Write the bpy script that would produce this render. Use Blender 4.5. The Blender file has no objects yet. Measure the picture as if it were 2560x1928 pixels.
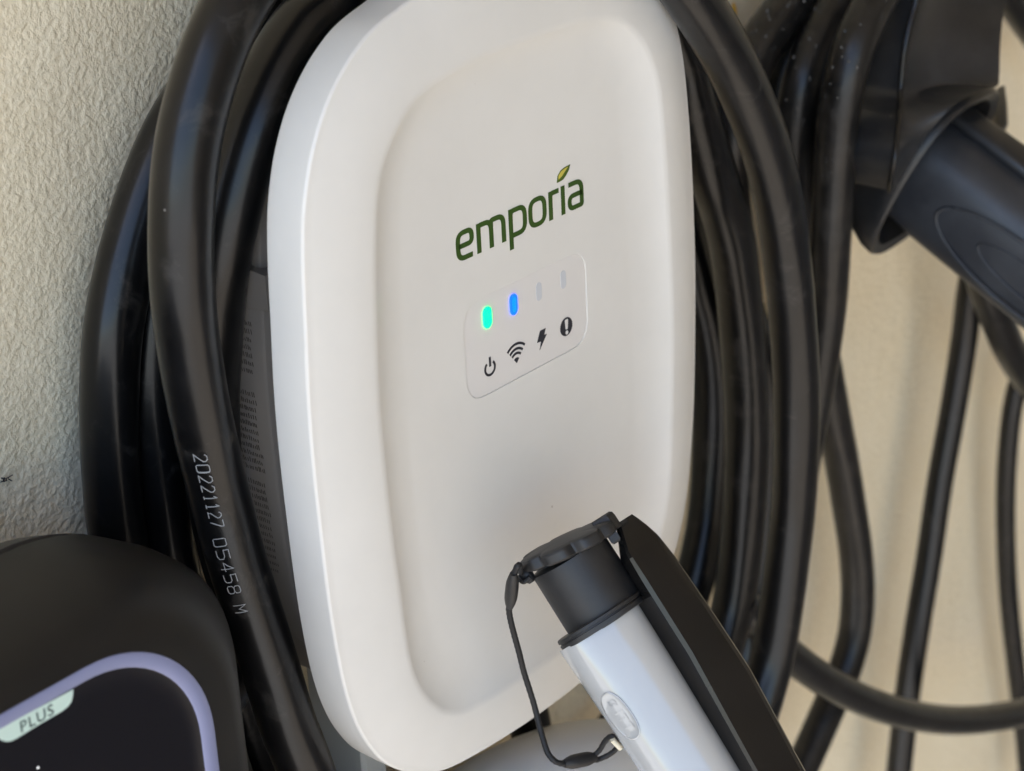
import bpy, bmesh, math, random
from mathutils import Vector, Matrix, noise
random.seed(7)
S = bpy.context.scene
COL = S.collection

# ------------------------------------------------------------------ camera
FPX = 5277.446
AXR = Vector((0.62901094, -0.77602639, -0.04613333))      # camera right in the world
AXD = Vector((-0.33796702, -0.21953368, -0.91519575))     # camera down
AXF = Vector((0.70008823, 0.59125968, -0.40036041))       # camera forward
CAM = Vector((-0.4419064, -0.4604186, 1.53621027))
cd = bpy.data.cameras.new('camera')
cam = bpy.data.objects.new('camera', cd)
COL.objects.link(cam)
m = Matrix.Identity(4)
for i in range(3):
    m[i][0] = AXR[i]; m[i][1] = -AXD[i]; m[i][2] = -AXF[i]; m[i][3] = CAM[i]
cam.matrix_world = m
cd.sensor_width = 36; cd.lens = FPX / 2560 * 36
cd.clip_start = 0.02; cd.clip_end = 500
cd.dof.use_dof = True; cd.dof.focus_distance = 0.60; cd.dof.aperture_fstop = 16
S.camera = cam

# ------------------------------------------------------------------ daylight
SUN_EL, SUN_AZ = math.radians(60), math.radians(286)      # sun beyond the end of the wall, slightly behind it: the wall is in open shade under a roof
w = bpy.data.worlds.new('World'); S.world = w; w.use_nodes = True
nt = w.node_tree; bg = nt.nodes['Background']
sky = nt.nodes.new('ShaderNodeTexSky'); sky.sky_type = 'NISHITA'; sky.sun_disc = False
sky.sun_elevation = SUN_EL; sky.sun_rotation = SUN_AZ; sky.ozone_density = 1.5; sky.dust_density = 1.0; sky.air_density = 1.0
nt.links.new(sky.outputs[0], bg.inputs[0]); bg.inputs[1].default_value = 0.15
sl = bpy.data.lights.new('sun', 'SUN'); sl.energy = 4.5; sl.angle = math.radians(0.5); sl.color = (1, .94, .85)
so = bpy.data.objects.new('sun', sl); COL.objects.link(so)
sdir = Vector((math.sin(SUN_AZ) * math.cos(SUN_EL), math.cos(SUN_AZ) * math.cos(SUN_EL), math.sin(SUN_EL)))
so.rotation_euler = sdir.to_track_quat('Z', 'Y').to_euler()
S.view_settings.view_transform = 'Standard'; S.view_settings.look = 'None'
S.view_settings.exposure = 1.76; S.view_settings.gamma = 1

# ------------------------------------------------------------------ helpers
def ray(px, py):
    return AXR * ((px - 1280) / FPX) + AXD * ((py - 964) / FPX) + AXF
def at(px, py, d):
    """point on the plane d metres in front of the wall, seen at photo pixel px,py"""
    r = ray(px, py)
    return CAM + r * ((-d - CAM.y) / r.y)
def W(x, z, d):
    """wall coordinates in millimetres (origin: middle of the white charger)"""
    return Vector((x / 1000, -d, 1.3 + z / 1000))
def z1(x, y): return (x / 2.38, y / 2.38)
def z2(x, y): return (x / 2.38, 600 + y / 2.38)
def z3(x, y): return (x / 2.38, 1228 + y / 2.38)
def z4(x, y): return (1660 + x / 2.38, y / 2.38)
def z5(x, y): return (1660 + x / 2.38, 600 + y / 2.38)
def z6(x, y): return (1660 + x / 2.38, 1228 + y / 2.38)
def z7(x, y): return (1100 + x / 2.38, 1228 + y / 2.38)
def z9(x, y): return (1240 + x / 4.165, 1260 + y / 4.165)

def cr(p, n, closed=False):
    """Catmull-Rom through p, n samples per span"""
    out = []; L = len(p)
    spans = L if closed else L - 1
    for i in range(spans):
        if closed: a, b, c, d = p[(i - 1) % L], p[i], p[(i + 1) % L], p[(i + 2) % L]
        else: a, b, c, d = p[max(i - 1, 0)], p[i], p[i + 1], p[min(i + 2, L - 1)]
        for k in range(n):
            t = k / n; t2 = t * t; t3 = t2 * t
            out.append(.5 * ((2 * b) + (c - a) * t + (2 * a - 5 * b + 4 * c - d) * t2 + (3 * b - a - 3 * c + d) * t3))
    if not closed: out.append(p[-1])
    return out

def mk(name, verts, faces, mat, parent=None, smooth=35):
    me = bpy.data.meshes.new(name); me.from_pydata([tuple(v) for v in verts], [], faces); me.update()
    bm = bmesh.new(); bm.from_mesh(me); bmesh.ops.recalc_face_normals(bm, faces=bm.faces); bm.to_mesh(me); bm.free()
    if mat: me.materials.append(mat)
    if smooth:
        me.polygons.foreach_set('use_smooth', [True] * len(me.polygons))
        me.set_sharp_from_angle(angle=math.radians(smooth))
    o = bpy.data.objects.new(name, me); COL.objects.link(o)
    if parent is not None:
        o.parent = parent; o.matrix_parent_inverse = parent.matrix_world.inverted()
    return o
def merge(parts):
    V, F = [], []
    for v, f in parts:
        b = len(V); V += list(v); F += [tuple(i + b for i in q) for q in f]
    return V, F
def loft(rings, caps=(True, True), ring_closed=True, loop=False):
    n = len(rings[0]); V = [v for r in rings for v in r]; F = []
    R = len(rings)
    for i in range(R if loop else R - 1):
        a = i * n; b = ((i + 1) % R) * n
        for j in range(n if ring_closed else n - 1):
            k = (j + 1) % n
            F.append((a + j, a + k, b + k, b + j))
    if not loop:
        if caps[0]: F.append(tuple(range(n - 1, -1, -1)))
        if caps[1]: F.append(tuple((R - 1) * n + j for j in range(n)))
    return V, F
def frames(P, closed=False):
    n = len(P); T = []
    for i in range(n):
        if closed: t = P[(i + 1) % n] - P[i - 1]
        else: t = P[min(i + 1, n - 1)] - P[max(i - 1, 0)]
        T.append(t.normalized())
    ref = Vector((0, -1, 0))
    return [(t, (t.cross(ref)).normalized() if t.cross(ref).length > .05 else t.cross(Vector((1, 0, 0))).normalized()) for t in T]
def tube(P, r, n=20, closed=False, wob=0.0, seed=0):
    fr = frames(P, closed); rings = []; s = 0
    for i, p in enumerate(P):
        if i: s += (P[i] - P[i - 1]).length
        t, u = fr[i]; v = t.cross(u)
        rr = r[i] if isinstance(r, list) else r
        ring = []
        for k in range(n):
            a = 2 * math.pi * k / n
            q = rr
            if wob:
                q = rr * (1 + wob * math.sin(3 * a + s * 42 + seed) + wob * .9 * noise.noise(Vector((math.cos(a) * .8, math.sin(a) * .8, s * 28 + seed * 7))))
            ring.append(p + (u * math.cos(a) + v * math.sin(a)) * q)
        rings.append(ring)
    return loft(rings, loop=closed)
def thing(name, label, cat, loc, group=None):
    o = bpy.data.objects.new(name, None); COL.objects.link(o); o.location = loc
    o.empty_display_size = .02
    bpy.context.view_layer.update()
    o['label'] = label; o['category'] = cat
    if group: o['group'] = group
    return o
def tag(o, label, cat, group=None):
    o['label'] = label; o['category'] = cat
    if group: o['group'] = group
    return o
def ribbon(pts, wd, place, h=.00012, closed=False, cap=0.0):
    """flat print stroke: pts are 2D (mm), place(x,y,h) -> world"""
    n = len(pts); Lf, Rt = [], []
    for i in range(n):
        if closed: a, b, c = pts[i - 1], pts[i], pts[(i + 1) % n]
        else: a, b, c = pts[max(i - 1, 0)], pts[i], pts[min(i + 1, n - 1)]
        d1 = Vector((b[0] - a[0], b[1] - a[1])); d2 = Vector((c[0] - b[0], c[1] - b[1]))
        if d1.length < 1e-9: d1 = d2
        if d2.length < 1e-9: d2 = d1
        d1.normalize(); d2.normalize()
        t = (d1 + d2)
        if t.length < 1e-6: t = d1.copy()
        t.normalize(); nn = Vector((-t.y, t.x)); q = min(1 / max(nn.dot(Vector((-d1.y, d1.x))), .4), 2)
        ww = wd[i] if isinstance(wd, list) else wd
        Lf.append((b[0] + nn.x * ww / 2 * q, b[1] + nn.y * ww / 2 * q)); Rt.append((b[0] - nn.x * ww / 2 * q, b[1] - nn.y * ww / 2 * q))
    V = [place(x, y, h) for x, y in Lf] + [place(x, y, h) for x, y in Rt] + [place(x, y, 0) for x, y in Lf] + [place(x, y, 0) for x, y in Rt]
    F = []
    for i in range(n if closed else n - 1):
        k = (i + 1) % n
        F += [(i, k, n + k, n + i), (2 * n + i, 2 * n + k, k, i), (n + i, n + k, 3 * n + k, 3 * n + i)]
    return V, F
def flatpoly(pts, place, h=.00012):
    n = len(pts)
    V = [place(x, y, h) for x, y in pts] + [place(x, y, 0) for x, y in pts]
    return V, [tuple(range(n))] + [(i, (i + 1) % n, n + (i + 1) % n, n + i) for i in range(n)]
def rounded(pts, r, seg=5, closed=False):
    """polyline with rounded corners; r may be a list"""
    out = []; n = len(pts)
    for i, b in enumerate(pts):
        if not closed and i in (0, n - 1): out.append(b); continue
        a = pts[i - 1]; c = pts[(i + 1) % n]; b = Vector(b)
        rr = r[i] if isinstance(r, list) else r
        u = Vector(a) - b; v = Vector(c) - b
        q = min(rr, u.length * .49, v.length * .49)
        p0 = b + u.normalized() * q; p1 = b + v.normalized() * q
        for k in range(seg + 1):
            t = k / seg; p = p0 * (1 - t) ** 2 + b * 2 * t * (1 - t) + p1 * t * t
            out.append((p.x, p.y))
    return out
def arc(cx, cy, r, a0, a1, n=14, ry=None):
    ry = ry or r
    return [(cx + r * math.cos(math.radians(a0 + (a1 - a0) * k / n)), cy + ry * math.sin(math.radians(a0 + (a1 - a0) * k / n))) for k in range(n + 1)]
def text_mesh(s, size, bold=0.0, spacing=1.0):
    cu = bpy.data.curves.new('t', 'FONT'); cu.body = s; cu.size = size; cu.align_x = 'CENTER'; cu.align_y = 'CENTER'
    cu.offset = bold; cu.space_character = spacing; cu.extrude = 0.0; cu.resolution_u = 3
    o = bpy.data.objects.new('t', cu); COL.objects.link(o)
    dg = bpy.context.evaluated_depsgraph_get(); me = bpy.data.meshes.new_from_object(o.evaluated_get(dg))
    V = [v.co.copy() for v in me.vertices]; F = [tuple(p.vertices) for p in me.polygons]
    bpy.data.objects.remove(o); bpy.data.curves.remove(cu); bpy.data.meshes.remove(me)
    return V, F

# ------------------------------------------------------------------ materials
def mat(name, col, rough=.5, spec=.5, build=None, **kw):
    m = bpy.data.materials.new(name); m.use_nodes = True
    b = m.node_tree.nodes['Principled BSDF']
    b.inputs['Base Color'].default_value = (*col, 1); b.inputs['Roughness'].default_value = rough
    b.inputs['Specular IOR Level'].default_value = spec
    for k, v in kw.items(): b.inputs[k].default_value = v
    if build: build(m.node_tree, b)
    return m
def N(nt, t, **kw):
    n = nt.nodes.new(t)
    for k, v in kw.items():
        if k in n.inputs.keys(): n.inputs[k].default_value = v
        else: setattr(n, k, v)
    return n
def coords(nt):
    g = nt.nodes.new('ShaderNodeNewGeometry'); return g.outputs['Position']
def noise_tex(nt, scale, detail=4, rough=.5, dist=0):
    n = N(nt, 'ShaderNodeTexNoise'); n.inputs['Scale'].default_value = scale; n.inputs['Detail'].default_value = detail
    n.inputs['Roughness'].default_value = rough; n.inputs['Distortion'].default_value = dist
    nt.links.new(coords(nt), n.inputs['Vector']); return n.outputs['Fac']
def ramp(nt, fac, stops):
    r = nt.nodes.new('ShaderNodeValToRGB'); nt.links.new(fac, r.inputs[0])
    e = r.color_ramp.elements
    while len(e) < len(stops): e.new(.5)
    for i, (p, c) in enumerate(stops):
        e[i].position = p; e[i].color = (*c, 1) if len(c) == 3 else c
    return r.outputs[0]
def bump(nt, b, h, strength, dist, prev=None):
    n = nt.nodes.new('ShaderNodeBump'); n.inputs['Strength'].default_value = strength; n.inputs['Distance'].default_value = dist
    nt.links.new(h, n.inputs['Height'])
    if prev: nt.links.new(prev, n.inputs['Normal'])
    nt.links.new(n.outputs[0], b.inputs['Normal']); return n.outputs[0]
def mixc(nt, fac, a, bb):
    m = nt.nodes.new('ShaderNodeMix'); m.data_type = 'RGBA'
    nt.links.new(fac, m.inputs[0])
    for s, v in ((6, a), (7, bb)):
        if isinstance(v, tuple): m.inputs[s].default_value = (*v, 1)
        else: nt.links.new(v, m.inputs[s])
    return m.outputs[2]

def wall_nodes(nt, b):
    col = ramp(nt, noise_tex(nt, 22, 6, .6), [(.3, (.81, .705, .51)), (.7, (.86, .765, .575))])
    fine = ramp(nt, noise_tex(nt, 420, 4, .6), [(.35, (.90, .89, .87)), (.65, (1, 1, 1))])
    mm = nt.nodes.new('ShaderNodeMix'); mm.data_type = 'RGBA'; mm.blend_type = 'MULTIPLY'; mm.inputs[0].default_value = 1
    nt.links.new(col, mm.inputs[6]); nt.links.new(fine, mm.inputs[7])
    nt.links.new(mm.outputs[2], b.inputs['Base Color'])
    p = bump(nt, b, noise_tex(nt, 120, 3, .5, .1), .35, .0024)
    blob = ramp(nt, noise_tex(nt, 440, 2, .5, .1), [(.40, (0, 0, 0)), (.64, (1, 1, 1))])
    p = bump(nt, b, blob, .6, .00042, p)
    bump(nt, b, noise_tex(nt, 1400, 2, .5), .25, .0002, p)
M_wall = mat('painted_stucco', (.6, .5, .35), .75, .3, wall_nodes)

def rubber_nodes(dust=0.0, base=(.012, .012, .013)):
    def f(nt, b):
        n = noise_tex(nt, 60, 5, .6)
        c = ramp(nt, n, [(.35, base), (.8, tuple(x * 1.9 for x in base))])
        if dust:
            d = ramp(nt, noise_tex(nt, 95, 6, .65), [(.45, (0, 0, 0)), (.8, (1, 1, 1))])
            mu = nt.nodes.new('ShaderNodeMath'); mu.operation = 'MULTIPLY'; mu.inputs[1].default_value = dust
            nt.links.new(d, mu.inputs[0])
            c = mixc(nt, mu.outputs[0], c, (.11, .09, .07))
        # small pale specks of dirt
        v = nt.nodes.new('ShaderNodeTexVoronoi'); v.inputs['Scale'].default_value = 190; nt.links.new(coords(nt), v.inputs['Vector'])
        sp = nt.nodes.new('ShaderNodeMath'); sp.operation = 'LESS_THAN'; sp.inputs[1].default_value = .055
        nt.links.new(v.outputs['Distance'], sp.inputs[0])
        gate = nt.nodes.new('ShaderNodeMath'); gate.operation = 'GREATER_THAN'; gate.inputs[1].default_value = .62
        nt.links.new(noise_tex(nt, 40, 2), gate.inputs[0])
        mm = nt.nodes.new('ShaderNodeMath'); mm.operation = 'MULTIPLY'
        nt.links.new(sp.outputs[0], mm.inputs[0]); nt.links.new(gate.outputs[0], mm.inputs[1])
        c = mixc(nt, mm.outputs[0], c, (.25, .24, .23))
        sc = ramp(nt, noise_tex(nt, 75, 7, .72, .8), [(.56, (0, 0, 0)), (.66, (1, 1, 1))])       # rubbed patches
        c = mixc(nt, sc, c, (.020, .0185, .017))
        nt.links.new(c, b.inputs['Base Color'])
        r = mixc(nt, sc, ramp(nt, noise_tex(nt, 130, 4, .6), [(.3, (.28,) * 3), (.75, (.36,) * 3)]), (.5, .5, .5))
        nt.links.new(r, b.inputs['Roughness'])
        p = bump(nt, b, noise_tex(nt, 45, 3, .5), .25, .0012)
        bump(nt, b, noise_tex(nt, 900, 3, .6), .12, .0001, p)
    return f
M_cable = mat('black_cable_jacket', (.012, .012, .013), .4, .22, rubber_nodes(0, (.0030, .0030, .0033)), **{'Coat Weight': .32, 'Coat Roughness': .22})
M_cable2 = mat('dusty_cable_jacket', (.014, .014, .014), .4, .3, rubber_nodes(.16, (.006, .0056, .0054)), **{'Coat Weight': .1, 'Coat Roughness': .30})

def white_nodes(nt, b):
    c = ramp(nt, noise_tex(nt, 35, 4, .6), [(.3, (.645, .622, .578)), (.7, (.675, .652, .608))])
    v = nt.nodes.new('ShaderNodeTexVoronoi'); v.inputs['Scale'].default_value = 95; nt.links.new(coords(nt), v.inputs['Vector'])
    sp = nt.nodes.new('ShaderNodeMath'); sp.operation = 'LESS_THAN'; sp.inputs[1].default_value = .035
    nt.links.new(v.outputs['Distance'], sp.inputs[0])
    gate = nt.nodes.new('ShaderNodeMath'); gate.operation = 'GREATER_THAN'; gate.inputs[1].default_value = .60
    nt.links.new(noise_tex(nt, 25, 2), gate.inputs[0])
    mm = nt.nodes.new('ShaderNodeMath'); mm.operation = 'MULTIPLY'
    nt.links.new(sp.outputs[0], mm.inputs[0]); nt.links.new(gate.outputs[0], mm.inputs[1])
    nt.links.new(mixc(nt, mm.outputs[0], c, (.42, .38, .33)), b.inputs['Base Color'])
    r = ramp(nt, noise_tex(nt, 28, 6, .65, .4), [(.35, (.30,) * 3), (.7, (.46,) * 3)]); nt.links.new(r, b.inputs['Roughness'])
    p = bump(nt, b, noise_tex(nt, 2200, 2, .5), .16, .00006)
M_white = mat('white_plastic', (.72, .71, .69), .38, .5, white_nodes)
M_back = mat('rear_shell_plastic', (.19, .17, .15), .5, .4)
M_panel = mat('panel_film', (.655, .625, .59), .35, .5)
M_green = mat('logo_green', (.026, .066, .003), .4)
M_leafg = mat('leaf_green', (.06, .10, .006), .4)
M_leafy = mat('leaf_yellow', (.50, .42, .07), .4)
M_ink = mat('dark_ink', (.018, .018, .025), .4)
M_off = mat('unlit_lens', (.53, .54, .56), .25)
def em(name, c, s):
    m = mat(name, c, .3); b = m.node_tree.nodes['Principled BSDF']
    b.inputs['Emission Color'].default_value = (*c, 1); b.inputs['Emission Strength'].default_value = s; return m
M_ledg = em('green_light', (.0, 1.0, .13), 1.3)
M_ledb = em('blue_light', (.002, .05, 1.0), 1.3)
M_ledb2 = em('blue_light_core', (.0, .07, 1.0), 1.3)
M_gunwhite = mat('gloss_white_plastic', (.40, .395, .38), .12, .5, None, **{'Coat Weight': 1.0, 'Coat Roughness': .03})
def blk(nt, b):
    c = ramp(nt, noise_tex(nt, 50, 5, .6), [(.35, (.008, .0075, .007)), (.75, (.013, .0115, .0105))])
    nt.links.new(c, b.inputs['Base Color'])
    r = ramp(nt, noise_tex(nt, 90, 4, .6), [(.3, (.17,) * 3), (.75, (.24,) * 3)]); nt.links.new(r, b.inputs['Roughness'])
    bump(nt, b, noise_tex(nt, 1500, 2, .5), .08, .00006)
M_black = mat('black_plastic', (.012, .011, .010), .28, .35, blk)
def matte(nt, b):
    c = ramp(nt, noise_tex(nt, 70, 5, .65), [(.35, (.011, .011, .012)), (.75, (.022, .021, .020))])
    nt.links.new(c, b.inputs['Base Color'])
    bump(nt, b, noise_tex(nt, 1600, 3, .6), .25, .00010)
M_matte = mat('matte_black_rubber', (.025, .025, .026), .5, .45, matte)
def grimy(nt, b):
    d = ramp(nt, noise_tex(nt, 48, 7, .7), [(.42, (.012, .0125, .014)), (.70, (.028, .027, .027)), (.9, (.06, .055, .05))])
    v = nt.nodes.new('ShaderNodeTexVoronoi'); v.inputs['Scale'].default_value = 260; nt.links.new(coords(nt), v.inputs['Vector'])
    sp = nt.nodes.new('ShaderNodeMath'); sp.operation = 'LESS_THAN'; sp.inputs[1].default_value = .09
    nt.links.new(v.outputs['Distance'], sp.inputs[0])
    gate = nt.nodes.new('ShaderNodeMath'); gate.operation = 'GREATER_THAN'; gate.inputs[1].default_value = .60
    nt.links.new(noise_tex(nt, 50, 2), gate.inputs[0])
    mm = nt.nodes.new('ShaderNodeMath'); mm.operation = 'MULTIPLY'
    nt.links.new(sp.outputs[0], mm.inputs[0]); nt.links.new(gate.outputs[0], mm.inputs[1])
    nt.links.new(mixc(nt, mm.outputs[0], d, (.13, .12, .10)), b.inputs['Base Color'])
    r = ramp(nt, noise_tex(nt, 60, 5, .7), [(.3, (.30,) * 3), (.75, (.50,) * 3)]); nt.links.new(r, b.inputs['Roughness'])
    bump(nt, b, noise_tex(nt, 900, 3, .6), .15, .0001)
M_grimy = mat('grimy_black_plastic', (.014, .014, .015), .38, .5, grimy)
M_gblue = mat('slate_plastic', (.024, .028, .036), .42, .5, lambda nt, b: (nt.links.new(ramp(nt, noise_tex(nt, 45, 6, .65), [(.35, (.018, .020, .025)), (.75, (.036, .039, .045))]), b.inputs['Base Color']), bump(nt, b, noise_tex(nt, 700, 3), .15, .0001)))
def shell_nodes(nt, b):
    c = ramp(nt, noise_tex(nt, 30, 4, .6), [(.35, (.0135, .0125, .0115)), (.75, (.0165, .015, .0138))]); nt.links.new(c, b.inputs['Base Color'])
    bump(nt, b, noise_tex(nt, 2600, 2, .5), .18, .00006)
M_shell = mat('satin_black_shell', (.014, .013, .012), .45, .22, shell_nodes)
M_pane = mat('smoked_panel', (.006, .006, .009), .30, .22)
M_ring = mat('lavender_light_guide', (.21, .225, .36), .4, .4)
M_tag = mat('pale_mint_tag', (.52, .66, .60), .4, .4)
M_grey = mat('light_grey_plastic', (.70, .72, .74), .32, .5)
M_pipe = mat('grey_conduit_plastic', (.42, .41, .37), .45, .4)
M_cord = mat('black_braided_cord', (.010, .010, .011), .6, .4)
M_ground = mat('asphalt', (.42, .38, .33), .85, .2, lambda nt, b: nt.links.new(ramp(nt, noise_tex(nt, 3, 6, .6), [(.3, (.045, .045, .048)), (.7, (.075, .074, .075))]), b.inputs['Base Color']))
M_print = mat('pale_print', (.30, .31, .32), .6, .3)
M_yellow = mat('yellow_paint', (.75, .42, .03), .6, .3)
M_dew = mat('water_drop', (.05, .05, .049), .12, .9)

# ------------------------------------------------------------------ setting
def slab(name, x0, x1, y0, y1, z0, z1_, m_):
    o = mk(name, [(x0, y0, z0), (x1, y0, z0), (x1, y1, z0), (x0, y1, z0), (x0, y0, z1_), (x1, y0, z1_), (x1, y1, z1_), (x0, y1, z1_)],
           [(0, 3, 2, 1), (4, 5, 6, 7), (0, 1, 5, 4), (2, 3, 7, 6), (1, 2, 6, 5), (3, 0, 4, 7)], m_, smooth=0)
    o['kind'] = 'structure'; return o
slab('wall', -1.05, 2.6, 0, .2, 0, 2.5, M_wall)
M_plain = mat('painted_board', (.50, .44, .355), .8, .3)
M_floor = mat('floor_concrete', (.33, .30, .265), .7, .3)
M_ground = mat('driveway_concrete', (.5, .5, .5), .85, .2, lambda nt, b: nt.links.new(ramp(nt, noise_tex(nt, 3, 6, .6), [(.3, (.37, .36, .34)), (.7, (.46, .45, .43))]), b.inputs['Base Color']))
slab('ceiling', -1.05, 2.6, -4.4, .2, 2.503, 2.7, M_plain)
slab('far_wall', -1.05, 2.6, -4.6, -4.403, 0, 2.7, M_plain)
slab('side_wall', 2.603, 2.8, -4.6, .2, 0, 2.7, M_plain)
slab('floor', -1.05, 2.6, -4.4, 0, -.1, .02, M_floor)
gr = mk('ground', [(-60, -60, 0), (60, -60, 0), (60, 60, 0), (-60, 60, 0)], [(0, 1, 2, 3)], M_ground, smooth=0)
gr['kind'] = 'structure'

# ------------------------------------------------------------------ white charging station
st = thing('charging_station', 'white wall charging station with green logo and lit green and blue indicators', 'charging station', W(0, 0, 0))
NA = 360
OUT = [(0, 116.5), (-22, 114.5), (-40.5, 109), (-53.8, 105.0), (-62, 100.4), (-68.3, 95.2), (-73.3, 89.7), (-77.5, 83.5), (-81, 76.5), (-83.6, 69), (-85.5, 61), (-87, 48.5), (-88.2, 30.5),
       (-89.3, 14), (-89.7, -5), (-89.2, -30), (-88.4, -50), (-87, -66), (-85.2, -78.5), (-82.2, -90), (-77.8, -100), (-71, -110), (-60, -119), (-44, -126), (-12, -129.3), (20, -129), (43, -126), (60, -118.5), (72, -108.5), (78.7, -97.5),
       (83.5, -82.5), (86.7, -62), (88.3, -42), (89.3, -13), (89.2, 4), (88.6, 20), (87.7, 35), (86.4, 49), (84.4, 63), (81.2, 75), (75.8, 86), (68, 95), (57.5, 102.6), (43, 109), (22, 114.3)]
AOUT = [(0, 89.3), (-17.4, 89), (-32.5, 87), (-41.4, 84.9), (-47.5, 81.8), (-53.2, 76.5), (-56.4, 72.7), (-59.2, 68.3), (-61.3, 62), (-62.6, 54.7), (-64.2, 41), (-65.8, 20), (-66.5, 3), (-66.2, -17.4), (-65.2, -40), (-63.8, -57.5),
        (-63.2, -68.3), (-61.9, -79.1), (-59.4, -87.6), (-55.3, -94.9), (-49.6, -101.3), (-43.9, -105), (-37, -107), (-15, -108.5), (15, -108.5), (38, -106.5), (50, -102), (58, -95), (62.9, -87.6), (67.1, -75.7), (69.2, -51.2), (70.6, -19.2), (69.6, 12.5),
        (68.1, 37.8), (66.3, 55.5), (65, 62.2), (62.6, 68.3), (58.7, 74.8), (52.8, 80.8), (45.9, 85.2), (36, 87.9), (18, 89.2)]
BOUT = [(0, 79), (-20, 77.5), (-34, 73.8), (-43.5, 68.8), (-47.5, 64), (-49.5, 58), (-50.5, 49), (-52, 22.9), (-52.8, -4.5), (-52.2, -41.7), (-51, -63.5), (-49.4, -73.3), (-47.3, -80.5), (-43, -87), (-34, -92), (-15, -94), (15, -94), (34, -92), (44, -87), (49, -80),
        (51, -70), (52.8, -44.9), (52.5, -5), (51.5, 15), (50.4, 31.2), (49.7, 44.7), (48.8, 54.3), (47.6, 60.1), (45.5, 64.5), (41, 69.8), (31, 75.5), (16, 78.5)]
def sample(pts, c, n=NA):
    P = cr([Vector((x - c[0], y - c[1])) for x, y in pts], 12, True)
    A = [(math.atan2(p.y, p.x), p.length) for p in P]; A.sort()
    A = [(A[-1][0] - 2 * math.pi, A[-1][1])] + A + [(A[0][0] + 2 * math.pi, A[0][1])]
    out = []; j = 0
    for k in range(n):
        a = -math.pi + 2 * math.pi * k / n
        while A[j + 1][0] < a: j += 1
        (a0, r0), (a1, r1) = A[j], A[j + 1]
        t = (a - a0) / max(a1 - a0, 1e-9); r = r0 + (r1 - r0) * t
        out.append((c[0] + r * math.cos(a), c[1] + r * math.sin(a)))
    return out
oO, oA, oB = sample(OUT, (0, -8)), sample(AOUT, (0, -8)), sample(BOUT, (0, -8))
PX0, PX1, PZ0, PZ1 = -27.0, 30.2, -11.3, 19.0
PAN = rounded([(PX0, PZ1), (PX1, PZ1), (PX1, PZ0), (PX0, PZ0)], 8.0, 10, True)
def samp_lin(pts, c, n=NA):
    D = []
    for i in range(len(pts)):
        a = Vector(pts[i - 1]); b = Vector(pts[i])
        for k in range(30): D.append(a.lerp(b, k / 30))
    A = sorted([(math.atan2(p.y - c[1], p.x - c[0]), (p - Vector(c)).length) for p in D])
    A = [(A[-1][0] - 2 * math.pi, A[-1][1])] + A + [(A[0][0] + 2 * math.pi, A[0][1])]
    out = []; j = 0
    for k in range(n):
        a = -math.pi + 2 * math.pi * k / n
        while A[j + 1][0] < a: j += 1
        (a0, r0), (a1, r1) = A[j], A[j + 1]
        t = (a - a0) / max(a1 - a0, 1e-9); r = r0 + (r1 - r0) * t
        out.append((c[0] + r * math.cos(a), c[1] + r * math.sin(a)))
    return out
oP = samp_lin(PAN, (1.6, 3.85))
def inset(o, s):
    c = (0, -6)
    return [(x - s * (x - c[0]) / math.hypot(x - c[0], y - c[1]), y - s * (y - c[1]) / math.hypot(x - c[0], y - c[1])) for x, y in o]
def lerp2(a, b, t): return [(p[0] + (q[0] - p[0]) * t, p[1] + (q[1] - p[1]) * t) for p, q in zip(a, b)]
def R3(o, d): return [W(x, z, d) for x, z in o]
rings = [R3(inset(oO, 9), .0790), R3(inset(oO, 1.2), .0790), R3(inset(oO, .5), .0793), R3(inset(oO, .35), .0800), R3(inset(oO, .05), .0865), R3(oO, .0916)]
for a in range(1, 8):
    th = a / 7 * math.pi / 2
    rings.append(R3(inset(oO, 1.1 * (1 - math.cos(th))), .0916 + .0011 * math.sin(th)))
base = inset(oO, 1.1)
for k in range(1, 13):
    u = k / 13
    rings.append(R3(lerp2(base, oA, u), .0927 + .0036 * (1 - (1 - u) ** 1.8)))
for k in range(0, 15):
    u = k / 14
    s = .74 * (1 - (1 - u) ** 2.7) + .26 * u
    rings.append(R3(lerp2(oA, oB, u), .0963 - .0031 * s))
DF = .0932
def grow(o, s_): return [(1.6 + (x - 1.6) * (1 + s_ / math.hypot(x - 1.6, y - 3.85)), 3.85 + (y - 3.85) * (1 + s_ / math.hypot(x - 1.6, y - 3.85))) for x, y in o]
rings.append(R3(lerp2(oB, oP, .04), DF)); rings.append(R3(lerp2(oB, oP, .5), DF)); rings.append(R3(grow(oP, .8), DF)); rings.append(R3(grow(oP, .3), DF)); rings.append(R3(grow(oP, .12), DF)); rings.append(R3(oP, DF - .00006)); rings.append(R3(oP, DF - .0005))
V, F = loft(rings, caps=(False, False))
mk('front_cover', V, F, M_white, st, smooth=50)
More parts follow.
